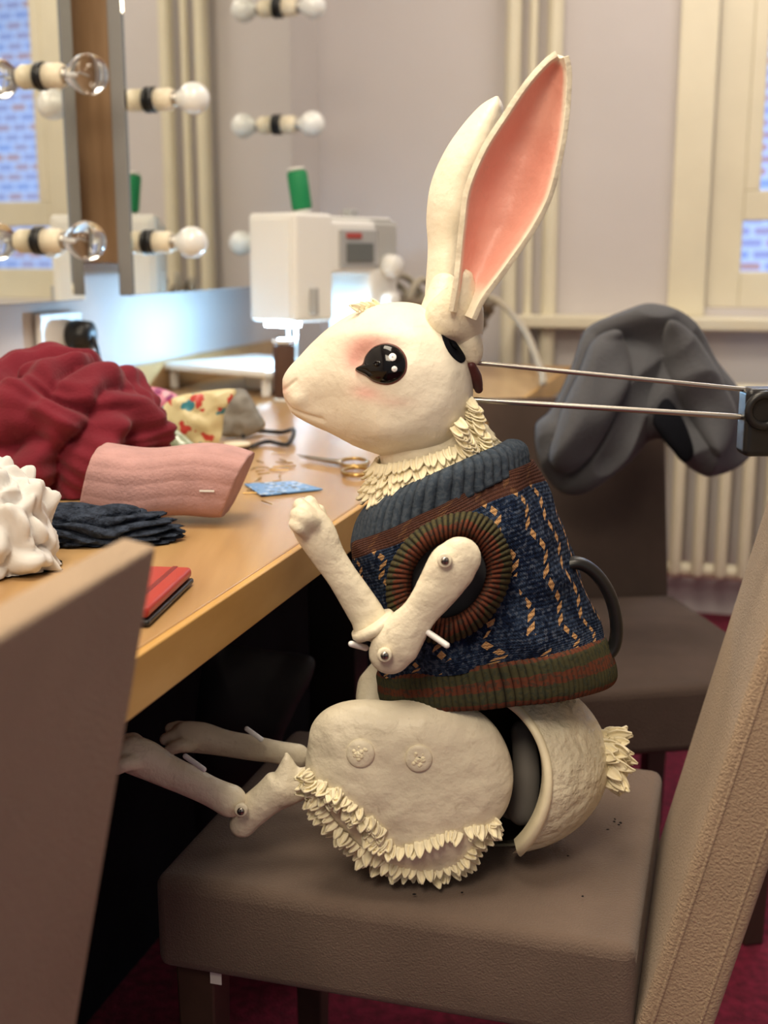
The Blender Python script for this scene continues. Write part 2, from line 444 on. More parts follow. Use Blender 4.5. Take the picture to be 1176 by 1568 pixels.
# coat
ct = root('grey_coat')
def cfold(w, x, r):
    wq = Vector((w.x, 0, w.z)); wp_ = noise.noise_vector(wq*5)*.10
    a = (w.x+wp_.x)*17+(w.z+wp_.z)*11
    f = abs(sin(a+2*noise.noise(wq*6)))
    g = 1-abs(noise.noise(Vector((w.x*10-w.z*6, 4.7, w.z*7))))*2
    return Vector((0, -.030*f-.030*g-.02*noise.noise(wq*9), 0))
inflate('coat_body', [(985, 463), (935, 480), (893, 505), (870, 560), (840, 620), (815, 650), (822, 705), (850, 745), (885, 752), (930, 722), (970, 690), (1005, 668),
        (1035, 700), (1070, 722), (1110, 715), (1148, 690), (1150, 650), (1120, 590), (1085, 545), (1062, 505), (1030, 475)], 2.02, .05, .05, M_coat, ct, fold=cfold, n=260, rings=60)
inflate('coat_sleeve', [(905, 520), (945, 505), (960, 560), (935, 620), (900, 690), (860, 720), (835, 690), (855, 620), (880, 570)], 1.98, .05, .03, M_coat, ct, fold=cfold, n=120, rings=34)
inflate('coat_lapel', [(1010, 490), (1050, 510), (1090, 570), (1120, 640), (1085, 690), (1050, 640), (1015, 570)], 1.98, .04, .03, M_coat, ct, fold=cfold, n=120, rings=34)
inflate('coat_opening', [(1000, 640), (1020, 610), (1045, 640), (1062, 690), (1050, 708), (1030, 690), (1008, 662)], 1.90, .01, .02, M_blackm, ct, n=60, rings=10)  # black patch set in the dark opening of the coat

# ================================================================== RABBIT
rb = root('rabbit_puppet')
RY = 1.15
# ---- head
HS = [(433, 580, 601, 6), (437, 571, 614, 14), (446, 558, 630, 24), (460, 543, 641, 34), (480, 522, 652, 44), (510, 497, 666, 58), (545, 476, 682, 78), (580, 465, 695, 96),
      (615, 462, 702, 106), (650, 470, 703, 107), (680, 487, 694, 98), (702, 513, 672, 78), (716, 545, 640, 52), (723, 572, 612, 22)]
NS, NC = 160, 130
S = cr(HS, NS)
V, cols, UVh = [], [], []
mp_ = mpp(RY)
mouth = [(437, 612), (446, 622), (462, 629), (480, 634), (496, 637)]
def seg_d(x, y, pl):
    best = 1e9
    for (a, b), (c, d) in zip(pl[:-1], pl[1:]):
        vx, vy = c-a, d-b; t = max(0, min(1, ((x-a)*vx+(y-b)*vy)/(vx*vx+vy*vy))); best = min(best, math.hypot(x-a-t*vx, y-b-t*vy))
    return best
def gs(x, y, cx, cy, sx, sy=None): return math.exp(-((x-cx)/sx)**2-((y-cy)/(sy or sx))**2)
CB = Vector((.90, .83, .68))
for i in range(NS):
    x, tp, bt, hw = S[i]
    p0, p1 = U(x, tp, RY), U(x, bt, RY); c = (p0+p1)/2; hz = (p0.z-p1.z)/2
    for j in range(NC):
        a = 2*pi*j/NC; ca, sa = cos(a), sin(a); e = .92
        y = math.copysign(abs(ca)**e, ca)*hw*mp_; z = math.copysign(abs(sa)**e, sa)*hz
        v = Vector((c.x, c.y+y, c.z+z))
        py = (tp+bt)/2-sa*(bt-tp)/2
        s = abs(ca)
        off = 0
        off -= 3.4*math.exp(-(seg_d(x, py, mouth)/3.4)**2)*min(1, s*2)
        off -= 9*gs(x, py, 560, 548, 26, 22)*s
        off += 8*gs(x, py, 575, 512, 40, 12)*s
        off += 10*gs(x, py, 590, 640, 55, 30)*s
        off += 6*gs(x, py, 455, 606, 14, 12)*s
        off -= 5*gs(x, py, 500, 610, 30, 22)*s
        off -= 3.0*math.exp(-(seg_d(x, py, [(434, 596), (444, 590), (456, 580)])/2.6)**2)*s
        off += 1.3*noise.noise(v*45)+3.0*noise.noise(v*18)
        nrm = Vector((0, ca, sa)); v += nrm*off*mp_
        V.append(v)
        pk = 1.0*gs(x, py, 562, 526, 26, 15)+1.0*gs(x, py, 545, 550, 16, 19)+.8*gs(x, py, 562, 588, 22, 9)+.35*gs(x, py, 602, 598, 26, 7)+.35*gs(x, py, 592, 518, 24, 8)
        pk = min(1, pk)*min(1, s*1.5)*.66
        pk = max(pk, .35*gs(x, py, 434, 595, 10, 8))
        cols.append(tuple(CB.lerp(Vector((.84, .28, .26)), pk)))
Fc = grid_faces(NS, NC); Fc.append(tuple(range(NC))); Fc.append(tuple((NS-1)*NC+j for j in range(NC))[::-1])
head = mk('head', V, Fc, M_head, rb, cols=cols)
bm = bmesh.new(); bm.from_mesh(head.data); bmesh.ops.recalc_face_normals(bm, faces=bm.faces); bm.to_mesh(head.data); bm.free()
TH_ = bvh(head)
eye_out = [(546, 566), (557, 558), (562, 545), (574, 532), (593, 527), (610, 533), (621, 548), (621, 568), (610, 582), (593, 588), (574, 584), (561, 575)]
M_lid = mat('eye_line', (.16, .05, .04), .5)
rim = [(585+(x-585)*1.04, 558+(y-558)*1.05) for x, y in eye_out]
decal('eye_rim', TH_, rim, .0018, M_lid, rb)
eye = decal('eye', TH_, eye_out, .0085, M_eye, rb, n=72, rings=16, base=.0012)
TE = bvh(eye)
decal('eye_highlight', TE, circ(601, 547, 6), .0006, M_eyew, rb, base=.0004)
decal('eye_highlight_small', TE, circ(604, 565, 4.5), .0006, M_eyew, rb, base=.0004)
fe = mk('eye_far', [Vector((v.co.x, 2*RY-v.co.y, v.co.z)) for v in eye.data.vertices], [tuple(p.vertices)[::-1] for p in eye.data.polygons], M_eye, rb)
slot = [(672, 494), (682, 492), (688, 512), (700, 528), (712, 548), (706, 556), (692, 546), (680, 526)]
decal('neck_slot', TH_, slot, .0004, M_blackm, rb, n=40, rings=4)
tg = []
for k in range(5):
    b = U(550+k*7, 469-k*.8, RY-.02+.005*k); tg.append(petal_geo(b-Z*.003, Vector((-.9+.15*k, random.uniform(-.5, .2), .45)), Vector((0, -1, .4)), .008, .010, -.2))
add_geo_obj('forehead_tuft', tg, M_petal, rb)
# ---- ears
def ear(name, rows, Y, depth, leanY, nr=90, nv=50, inner=True):
    R = cr([(a[0], a[1], b[0], b[1]) for a, b in rows], nr); V, cols = [], []
    for i, q in enumerate(R):
        t = i/(nr-1)
        for j in range(nv):
            v = j/(nv-1)*2-1; s = (v+1)/2
            x = q[0]+(q[2]-q[0])*s; y = q[1]+(q[3]-q[1])*s
            w = U(x, y, Y+leanY*t)
            wd = math.hypot(q[2]-q[0], q[3]-q[1])/120
            w.y += depth*(1-abs(v)**2.2)*min(1, wd+.15)+.0025*noise.noise(w*30)
            V.append(w)
            e = min(1, max(0, (1-abs(v))*wd*16-.5))*min(1, max(0, t*12-1.0))*min(1, max(0, (1-t)*18-.5)) if inner else 0
            pk = Vector((.88, .38, .30)).lerp(Vector((.93, .50, .40)), .5+.5*noise.noise(w*25))
            cols.append(tuple(CB.lerp(pk, e)))
    o = mk(name, V, grid_faces(nr, nv, False), [M_head, M_cream], rb, cols=cols)
    bm = bmesh.new(); bm.from_mesh(o.data); bmesh.ops.recalc_face_normals(bm, faces=bm.faces)
    bm.faces.ensure_lookup_table()
    if bm.faces[nv*30].normal.y > 0: bmesh.ops.reverse_faces(bm, faces=bm.faces)
    bm.to_mesh(o.data); bm.free()
    md = mod(o, 'SOLIDIFY', thickness=.005, offset=-1, use_rim=True); md.material_offset = 1; md.material_offset_rim = 1
    mod(o, 'BEVEL', width=.002, segments=3, limit_method='ANGLE', angle_limit=radians(50))
    return o
ear('ear_near', [((694, 478), (722, 488)), ((700, 445), (738, 455)), ((705, 405), (770, 412)), ((711, 345), (812, 352)), ((719, 290), (838, 303)), ((744, 230), (853, 248)), ((777, 178), (862, 197)),
     ((808, 132), (867, 147)), ((838, 98), (868, 110)), ((855, 86), (863, 87))], 1.085, .035, .0)
ear('ear_far', [((648, 492), (700, 494)), ((652, 430), (708, 432)), ((655, 380), (715, 382)), ((653, 330), (725, 332)), ((660, 280), (738, 285)), ((680, 233), (757, 240)), ((707, 193), (768, 200)),
     ((735, 162), (771, 167)), ((757, 148), (764, 149))], 1.17, -.03, .02, inner=False)
blend('ear_base', [tube_geo([U(712, 425, 1.10), U(705, 455, 1.11), U(690, 485, 1.12)], [.008, .017, .024], n=14),
                   tube_geo([U(680, 440, 1.155), U(675, 475, 1.15), U(680, 505, 1.15)], [.014, .02, .03], n=14),
                   tube_geo([U(722, 440, 1.11), U(716, 470, 1.115), U(708, 505, 1.13)], [.007, .015, .02], n=14)], M_cream, rb)
inflate('rear_head_plate', [(690, 480), (716, 472), (735, 500), (740, 540), (728, 560), (708, 552), (694, 520)], 1.125, .012, .012, M_cream, rb, n=60, rings=10)
tube('neck_pivot', [U(722, 560, 1.12), U(728, 578, 1.13), U(733, 596, 1.14)], [.004, .006, .004], mat('pivot_red', (.08, .015, .015), .5), rb)
# ---- neck & ruff
neck = tube('neck', [U(655, 660, RY), U(668, 720, RY), U(690, 790, RY)], [.048, .052, .056], M_cream, rb, n=20, seg=40)
ru = []
eL, eR = U(563, 728, RY), U(757, 664, RY); ax = (eR-eL)/2; cc = (eL+eR)/2
for row in range(4):
    nP = 56
    for k in range(nP):
        a = 2*pi*(k+.5*(row % 2))/nP
        f = .85+.052*row
        outd = Vector((ax.x*cos(a)*1.0, .066*sin(a), ax.z*cos(a)))
        base = cc+outd*f+Vector((0, 0, .010-row*.0080))
        od = Vector((outd.x, outd.y*1.4, 0)).normalized()
        ru.append(petal_geo(base, od*.34+Vector((random.uniform(-.2, .2), 0, -.8)), od+Vector((0, 0, .4)), .0095, .0135+random.uniform(-.002, .003), .35))
for row in range(3):
    for k in range(14):
        t = k/13; b = U(716-row*9+t*(28), 612+t*80, 1.113+row*.006-.01*t)
        ru.append(petal_geo(b, Vector((random.uniform(.2, .7), -.3, random.uniform(-.9, -.2))), Vector((.3, -1, .4)), .011, .014, .3))
for row in range(2):
    for k in range(8):
        t = k/7; b = U(700+t*20-row*6, 645+t*36+row*8, 1.095)
        ru.append(petal_geo(b, Vector((.5, -.3, random.uniform(-.9, -.4))), Vector((.1, -1, .4)), .011, .014, .3))
add_geo_obj('neck_ruff', ru, M_petal, rb)
# ---- sweater
def lerp(a, b, t): return a+(b-a)*t
rings = [
 ((585, 764), (776, 679), .066), ((568, 776), (787, 681), .073), ((556, 794), (795, 688), .076), ((549, 817), (798, 698), .077),
 ((545, 840), (801, 710), .079), ((548, 862), (822, 748), .085), ((555, 892), (842, 792), .088), ((564, 928), (864, 842), .090), ((573, 965), (882, 897), .091), ((580, 1000), (900, 942), .092), ((584, 1022), (912, 968), .092),
 ((584, 1032), (918, 978), .093), ((586, 1048), (926, 1002), .094), ((588, 1062), (930, 1026), .094), ((592, 1070), (928, 1038), .092)]
RR = cr([(l[0], l[1], r[0], r[1], w) for l, r, w in rings], 200)
NSg = len(rings)-1
TILT = -.20
def swpt(vv, ph, rib=0, extra=0):
    k = vv*(len(RR)-1); i = min(int(k), len(RR)-2); q = RR[i].lerp(RR[i+1], k-i)
    a, b = U(q[0], q[1], RY), U(q[2], q[3], RY); c = (a+b)/2; e = (b-a)/2
    ca, sa = cos(ph), sin(ph); e_ = .86
    X = math.copysign(abs(ca)**e_, ca); Y_ = math.copysign(abs(sa)**e_, sa)
    w = c+(e*X)*(1+extra+rib)+Vector((0, 1, TILT))*q[4]*Y_*(1+extra+rib)
    return w
def section(name, v0, v1, nr, nc, m, ribs, ramp, extra, wr=0.0, curl=True):
    V, UV = [], []
    for i in range(nr):
        t = i/(nr-1); vv = lerp(v0, v1, t)
        ed = 0
        if curl: ed = -.02*(abs(2*t-1)**6)
        for j in range(nc):
            ph = 2*pi*j/nc
            rr = ramp*(abs(sin(ribs*ph/2))**.8) if ribs else 0
            w = swpt(vv, ph, rr, extra+ed)
            d = Vector((cos(ph), sin(ph), 0))
            if wr:
                fo = noise.noise(Vector((w.x*16, w.y*16, w.z*9)))+.5*noise.noise(w*30)+.7*(1-2*abs(noise.noise(Vector((w.x*14+w.z*12, w.y*10, w.z*10-w.x*8)))))
                w += d*wr*fo
            else: w += d*.004*noise.noise(w*22)
            V.append(w); UV.append((j/nc, t))
    me = mk(name, V, grid_faces(nr, nc), m, rb, uv=UV)
    mod(me, 'SOLIDIFY', thickness=.003, offset=-1)
    return me
def knit(name, kind, ribs=48):
    m = bpy.data.materials.new(name); N, L = nodes(m); p = N['Principled BSDF']; p.inputs['Roughness'].default_value = .95
    p.inputs['Specular IOR Level'].default_value = .12
    uv = N.new('ShaderNodeTexCoord'); sp = N.new('ShaderNodeSeparateXYZ'); L.new(uv.outputs['UV'], sp.inputs[0])
    def mth(op, a, b=None, c=None):
        n = N.new('ShaderNodeMath'); n.operation = op
        for i, x in enumerate((a, b, c)):
            if x is None: continue
            if isinstance(x, (int, float)): n.inputs[i].default_value = x
            else: L.new(x, n.inputs[i])
        return n.outputs[0]
    def mix(f, a, b):
        n = N.new('ShaderNodeMix'); n.data_type = 'RGBA'; L.new(f, n.inputs[0])
        for k, x in ((6, a), (7, b)):
            if isinstance(x, tuple): n.inputs[k].default_value = (*x, 1)
            else: L.new(x, n.inputs[k])
        return n.outputs[2]
    nz = N.new('ShaderNodeTexNoise'); nz.inputs['Scale'].default_value = 260; L.new(uv.outputs['Object'], nz.inputs['Vector'])
    nl = N.new('ShaderNodeTexNoise'); nl.inputs['Scale'].default_value = 70; nl.inputs['Detail'].default_value = 4; L.new(uv.outputs['Object'], nl.inputs['Vector'])
    u, v = sp.outputs[0], sp.outputs[1]
    if kind == 'body':
        f = mth('GREATER_THAN', nl.outputs['Fac'], .5); f2 = mth('MULTIPLY', f, .75)
        base = mix(f2, (.008, .016, .042), (.024, .040, .080))
        f3 = mth('GREATER_THAN', nz.outputs['Fac'], .58); base = mix(mth('MULTIPLY', f3, .6), base, (.085, .105, .15))
        f4 = mth('LESS_THAN', nz.outputs['Fac'], .42); base = mix(mth('MULTIPLY', f4, .7), base, (.005, .007, .016))
        NCOL = 18.0
        # zig-zag cable columns: the dashes alternate left/right as they climb
        tri = mth('PINGPONG', mth('MULTIPLY', v, 9.5), 1.0)
        wob = mth('MULTIPLY', mth('SUBTRACT', tri, .5), .34)
        uu = mth('ADD', mth('MULTIPLY', u, NCOL), wob)
        fu = mth('FRACT', uu)
        col = mth('LESS_THAN', mth('ABSOLUTE', mth('SUBTRACT', fu, .5)), .10)
        dash = mth('GREATER_THAN', mth('FRACT', mth('ADD', mth('MULTIPLY', v, 19.0), mth('MULTIPLY', fu, 2.2))), .42)
        nb = N.new('ShaderNodeTexNoise'); nb.inputs['Scale'].default_value = 14; L.new(uv.outputs['Object'], nb.inputs['Vector'])
        keep = mth('GREATER_THAN', nb.outputs['Fac'], .38)
        msk = mth('MULTIPLY', mth('MULTIPLY', col, dash), keep)
        out = mix(mth('MULTIPLY', msk, .92), base, (.54, .31, .14))
        row = mth('LESS_THAN', v, .145)
        out = mix(mth('MULTIPLY', row, .9), out, (.085, .035, .022))
        hs = mth('SINE', mth('MULTIPLY', u, 900.0)); hv = mth('SINE', mth('ADD', mth('MULTIPLY', v, 330.0), mth('MULTIPLY', mth('ABSOLUTE', hs), 2.0)))
        h = mth('ADD', mth('MULTIPLY', hs, .5), hv)
    else:
        rb_ = mth('POWER', mth('ABSOLUTE', mth('SINE', mth('MULTIPLY', u, pi*ribs))), .8)
        if kind == 'hem':
            f = mth('GREATER_THAN', mth('SINE', mth('ADD', mth('MULTIPLY', v, 15.0), mth('MULTIPLY', nl.outputs['Fac'], 1.6))), .25)
            out = mix(f, (.065, .062, .032), (.135, .045, .026))
            out = mix(mth('MULTIPLY', mth('GREATER_THAN', nz.outputs['Fac'], .55), .6), out, (.035, .045, .035))
        elif kind == 'cuff':
            f = mth('GREATER_THAN', mth('ADD', v, mth('MULTIPLY', nl.outputs['Fac'], .4)), .62)
            out = mix(f, (.085, .072, .034), (.15, .046, .026))
            out = mix(mth('MULTIPLY', mth('GREATER_THAN', nz.outputs['Fac'], .55), .6), out, (.035, .045, .035))
        else:
            out = mix(mth('MULTIPLY', mth('GREATER_THAN', nz.outputs['Fac'], .5), .4), (.050, .068, .095), (.10, .12, .145))
        out = mix(rb_, (.006, .006, .008), out)
        h = mth('ADD', mth('MULTIPLY', rb_, 2.0), nz.outputs['Fac'])
    L.new(out, p.inputs['Base Color'])
    bp = N.new('ShaderNodeBump'); bp.inputs['Strength'].default_value = .5; bp.inputs['Distance'].default_value = .0012
    L.new(h, bp.inputs['Height']); L.new(bp.outputs['Normal'], p.inputs['Normal'])
    return m
K_body, K_hem, K_col, K_cuff = knit('knit_fairisle', 'body'), knit('knit_hem', 'hem', 120), knit('knit_collar', 'col', 54), knit('knit_cuff', 'cuff', 64)
M_knit = mat('knit_navy', (.05, .065, .10), .95, var=.6, vscale=120, bump=1, bscale=260, spec=.1)
vb, vh = 4/NSg, 10.3/NSg
sw = section('sweater_body', vb-.02, vh+.02, 160, 240, K_body, 0, 0, 0, wr=.007, curl=False)
section('sweater_collar', 0.0, vb+.01, 40, 1080, K_col, 54, .05, .0)
section('sweater_hem', vh-.01, 1.0, 50, 960, K_hem, 120, .018, .015)
TS = bvh(sw)
cl, cn = hit(TS, 688, 885)
V, UV = [], []; NTt, NP = 640, 26
prof = [(101, .016), (100, .0), (97, -.012), (90, -.020), (80, -.024), (70, -.023), (63, -.016), (60, -.006), (59, .012)]
pr = cr(prof, NP)
ysurf = cl.y
for i in range(NTt):
    th = 2*pi*i/NTt; rib = abs(sin(th*32))**.8
    wv = 7*noise.noise(Vector((cos(th)*1.2, sin(th)*1.2, 3)))
    for k in range(NP):
        r, dy = pr[k]; r2 = (r+wv)*(1+.03*(rib-.5)*(1 if 2 < k < NP-2 else .4)); yy = dy-.003*rib
        x = 687+cos(th)*r2*.95+sin(th)*r2*-.18; y = 886+sin(th)*r2
        V.append(U(x, y, ysurf+yy-.002)); UV.append((i/NTt, k/(NP-1)))
Fc = []
for i in range(NTt):
    for k in range(NP-1): Fc.append((i*NP+k, ((i+1) % NTt)*NP+k, ((i+1) % NTt)*NP+k+1, i*NP+k+1))
cu = mk('sleeve_cuff', V, Fc, K_cuff, rb)
luv = cu.data.uv_layers.new(name='UVMap')
for pi_, pl_ in enumerate(cu.data.polygons):
    i = pi_//(NP-1)
    for li in pl_.loop_indices:
        vi = cu.data.loops[li].vertex_index; ii, kk = vi//NP, vi % NP
        if i == NTt-1 and ii == 0: ii = NTt
        luv.data[li].uv = (ii/NTt, kk/(NP-1))
inflate('sleeve_opening', [(687+64*cos(a)-10*sin(a), 886+64*sin(a)) for a in [2*pi*i/20 for i in range(20)]], ysurf-.004, .003, .004, mat('sleeve_hollow_grey', (.045, .047, .055), .9, var=.4, vscale=30), rb, n=40, rings=6)  # dark disc painted in for the shade inside the hollow sleeve
# ---- near arm
AY = ysurf-.035
q = mpp(AY)
upper = [(703, 855, 34), (692, 868, 38), (668, 905, 33), (643, 938, 28), (619, 968, 35), (604, 990, 38), (598, 1000, 34)]
blend('upper_arm', [tube_geo([U(x, y, AY-.006) for x, y, r in upper], [r*q for x, y, r in upper], n=34, flat=.6)], M_cream, rb, vox=.0026)
fore = [(583, 972, 19), (566, 948, 27), (545, 915, 26), (522, 880, 24), (502, 850, 26), (487, 822, 30), (477, 806, 30)]
gg = [tube_geo([U(x, y, AY+.012) for x, y, r in fore], [r*q for x, y, r in fore], n=34, flat=.72)]
for (x0, y0, x1, y1, r, dy) in ((478, 800, 455, 788, 13, -.015), (480, 796, 460, 774, 13, -.003), (486, 796, 474, 770, 13, .010), (492, 806, 488, 782, 12, .021), (466, 814, 450, 803, 10, -.018)):
    gg.append(tube_geo([U(x0, y0, AY+.012+dy*.6), U((x0+x1)/2, (y0+y1)/2, AY+.01+dy), U(x1, y1, AY+.012+dy)], [r*q*1.05, r*q, r*q*.9], n=10, seg=14))
gg.append(sph_geo(U(560, 955, AY+.012), (.012, .012, .016)))
blend('forearm_paw', gg, M_cream, rb, vox=.0020, sm=3)
lathe('elbow_ring', [(.0205, -.004), (.022, 0), (.0205, .004)], M_cream, frame(U(572, 958, AY+.008), (0, 1, 0), U(560, 938, AY)-U(584, 976, AY)), rb)
screw(681, 858, AY-.0225, rb); screw(589, 1003, AY-.0225, rb)
tube('peg_1', [U(655, 968, AY-.01), U(684, 988, AY-.02)], .0028, M_eyew, rb, n=6, seg=10)
tube('peg_2', [U(538, 986, AY), U(560, 992, AY+.01)], .0028, M_eyew, rb, n=6, seg=10)
blend('far_arm', [tube_geo([U(640, 940, 1.235), U(610, 1000, 1.235), U(575, 1052, 1.225)], [.02, .017, .02], n=20),
                  tube_geo([U(575, 1052, 1.225), U(570, 1080, 1.21), U(590, 1105, 1.2)], [.02, .017, .016], n=16)], M_cream, rb)
# ---- lower body shell with leg opening
cb = U(768, 1163, RY); rx, rz, ry = 165*mp_, 138*mp_, .098
def ell(f, nn=48, mm=80, flip=False):
    V, Fc = sph_geo(cb, (rx*f, ry*f, rz*f), nn, mm)
    return V, ([t[::-1] for t in Fc] if flip else Fc)
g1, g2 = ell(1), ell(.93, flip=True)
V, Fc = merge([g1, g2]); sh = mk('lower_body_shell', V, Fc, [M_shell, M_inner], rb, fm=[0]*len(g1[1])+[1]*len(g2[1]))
TSh = bvh(mk('tmp', *ell(1), M_cream)); bpy.data.objects.remove(bpy.data.objects['tmp'])
cutp = [(718+118*cos(a), 1196+134*sin(a)) for a in [2*pi*i/64 for i in range(64)]]
Vc = [U(x, y, .99) for x, y in cutp]+[U(x, y, RY-.012) for x, y in cutp]
ct_ = mk('cutter', Vc, [(i, (i+1) % 64, 64+(i+1) % 64, 64+i) for i in range(64)]+[tuple(range(64))[::-1], tuple(range(64, 128))], [M_cream], None, smooth=False)
bm = bmesh.new(); bm.from_mesh(ct_.data); bmesh.ops.recalc_face_normals(bm, faces=bm.faces); bm.to_mesh(ct_.data); bm.free()
bo = mod(sh, 'BOOLEAN', operation='DIFFERENCE', object=ct_, solver='EXACT')
dg = bpy.context.evaluated_depsgraph_get(); me = bpy.data.meshes.new_from_object(sh.evaluated_get(dg)); sh.modifiers.clear(); sh.data = me
bpy.data.objects.remove(ct_)
# rolled rim of the leg opening
Vr, Fr = [], []; NR, NK = 90, 8
ringp = []
for i in range(NR):
    a = radians(-78)+radians(160)*i/(NR-1)
    l, n = hit(TSh, 718+124*cos(a), 1196+140*sin(a))
    if l is None: continue
    l2, n2 = hit(TSh, 718+116*cos(a), 1196+132*sin(a))
    if l2 is None: continue
    ringp.append((l, l2, n))
for (l, l2, n) in ringp:
    w = l2-l; dp = Vector((0, 1, 0))
    for (cu_, cn_) in ((-.6, -.001), (-.3, .003), (.3, .0045), (.9, .0035), (1.1, .0), (1.15, -.010), (1.1, -.018)):
        Vr.append(l+w*cu_+n*cn_ if cn_ > -.005 else l+w*cu_+dp*(-cn_))
mk('opening_rim', Vr, grid_faces(len(ringp), 7, False), M_petal, rb)
blend('inner_frame', [tube_geo([U(800, 1120, 1.15), U(806, 1180, 1.13), U(800, 1240, 1.12)], [.012, .014, .016], n=14), sph_geo(U(790, 1210, 1.15), .03)], mat('frame_greyish', (.22, .20, .18), .7, var=.3), rb)
# ---- haunch
HYt = 1.075
def hf(w, x, r): return Vector((0, .004*noise.noise(w*18)+.0012*noise.noise(w*60), 0))
hq = inflate('haunch', [(472, 1135), (480, 1106), (505, 1084), (548, 1074), (600, 1076), (650, 1070), (700, 1078), (742, 1097), (770, 1130), (785, 1175), (781, 1222), (762, 1258), (742, 1288),
        (712, 1322), (660, 1338), (605, 1328), (560, 1304), (520, 1268), (488, 1228), (468, 1188)], HYt, .032, .035, M_cream, rb, n=160, rings=34, p=3.2, fold=hf)
TQ = bvh(hq)
for (x, y, r) in ((552, 1153, 22), (641, 1161, 21)):
    decal('button_rim', TQ, circ(x, y, r), .0028, M_cream, rb, n=40, rings=8, p=6)
    gb = []
    for k in range(26):
        a = random.uniform(0, 6.28); rr = random.uniform(0, r*.5); l, n = hit(TQ, x+rr*cos(a), y+rr*sin(a))
        gb.append(sph_geo(l+n*.0025, random.uniform(.0012, .0026), 6, 8))
    V, Fc = merge(gb); mk('button_texture', V, Fc, M_petal, rb)
ro = []
outer = cr([(464, 1183), (470, 1212), (492, 1250), (525, 1290), (565, 1318), (610, 1336), (665, 1342), (712, 1326), (738, 1290), (758, 1262)], 46)
NO = len(outer)
for k, pnt in enumerate(outer):
    tg_ = (outer[min(k+1, NO-1)]-outer[max(k-1, 0)]).normalized(); on = Vector((-tg_[1], tg_[0]))
    for row in range(2):
        b = U(pnt[0]-on[0]*(4+row*9), pnt[1]-on[1]*(4+row*9), HYt-.006-.010*row)
        sc_ = random.uniform(.7, 1.2)
        d = Vector((on[0]+random.uniform(-.35, .35), -.35+random.uniform(-.3, .3), -on[1]+random.uniform(-.3, .3)))
        if b.z+d.normalized().z*.014 < .437: b.z = .437+.014
        ro.append(petal_geo(b, d, Vector((0, -1, .5)), .0105*sc_, .013*sc_, random.uniform(.1, .5)))
inner = cr([(470, 1195), (500, 1205), (530, 1222), (556, 1248), (576, 1282), (600, 1296), (640, 1292), (690, 1275), (730, 1266), (757, 1262)], 44)
for k, pnt in enumerate(inner):
    l, n = hit(TQ, pnt[0]+random.uniform(-3, 3), pnt[1]+random.uniform(-3, 3))
    if l is None: continue
    sc_ = random.uniform(.7, 1.2)
    d = Vector((random.uniform(-.5, .3), -.4, -1)) if k > 14 else Vector((random.uniform(-.9, .1), -.4, -.7))
    ro.append(petal_geo(l-n*.001, d, n+Vector((0, 0, .5)), .011*sc_, .013*sc_, .4))
for k in range(40):
    t = random.random(); x = lerp(490, 600, t)+random.uniform(-12, 12); y = lerp(1200, 1288, t)+random.uniform(-12, 8)
    l, n = hit(TQ, x, y)
    if l is not None: ro.append(petal_geo(l-n*.001, Vector((random.uniform(-.8, .4), -.3, -1)), n+Vector((0, 0, .4)), .013, .012, .15))
add_geo_obj('haunch_ruffle', ro, M_petal, rb)
inflate('haunch_far', [(540, 1100), (600, 1080), (700, 1080), (760, 1130), (770, 1200), (740, 1235), (660, 1260), (580, 1245), (535, 1190)], 1.235, .025, .03, M_cream, rb, n=90, rings=16)
# ---- hind legs
q2 = mpp(1.10)
def limb(name, chains, Y, vox=.0026, toes=(), flat=.8):
    g = []
    for ch in chains: g.append(tube_geo([U(x, y, Y) for (x, y, r) in ch], [c[2]*q2 for c in ch], n=30, flat=flat))
    for (x0, y0, x1, y1, r, dy) in toes:
        g.append(tube_geo([U(x0, y0, Y+dy*.7), U((x0+x1)/2, (y0+y1)/2-3, Y+dy), U(x1, y1, Y+dy)], [r*q2, r*q2, r*q2*.85], n=10, seg=14))
    return blend(name, g, M_cream, rb, vox=vox, sm=3)
LY = 1.105
limb('shank', [[(372, 1262, 22), (385, 1243, 27), (410, 1222, 28), (432, 1205, 32), (440, 1192, 26), (440, 1170, 13), (439, 1156, 5)], [(366, 1268, 14), (372, 1255, 20), (380, 1245, 20)], [(430, 1212, 28), (450, 1205, 26), (475, 1195, 24)]], LY)
limb('hind_paw', [[(352, 1226, 27), (325, 1213, 24), (290, 1196, 25), (255, 1180, 27), (225, 1164, 31), (205, 1156, 31)]], LY-.004,
     toes=((205, 1168, 180, 1176, 13, -.018), (204, 1157, 177, 1160, 14, -.005), (206, 1146, 183, 1142, 13, .009), (212, 1140, 196, 1133, 13, .022)), vox=.002)
limb('hind_paw_far', [[(455, 1158, 22), (425, 1152, 20), (385, 1145, 22), (345, 1138, 23), (310, 1130, 27), (285, 1128, 27)]], 1.195,
     toes=((290, 1142, 260, 1148, 12, -.018), (288, 1131, 254, 1132, 13, -.004), (290, 1120, 262, 1116, 13, .01)), vox=.002)
screw(369, 1241, LY-.0215, rb)
tube('peg_3', [U(284, 1158, LY-.02), U(312, 1178, LY-.03)], .0026, M_eyew, rb, n=6, seg=10)
tube('peg_4', [U(378, 1116, 1.17), U(400, 1132, 1.165)], .0026, M_eyew, rb, n=6, seg=10)
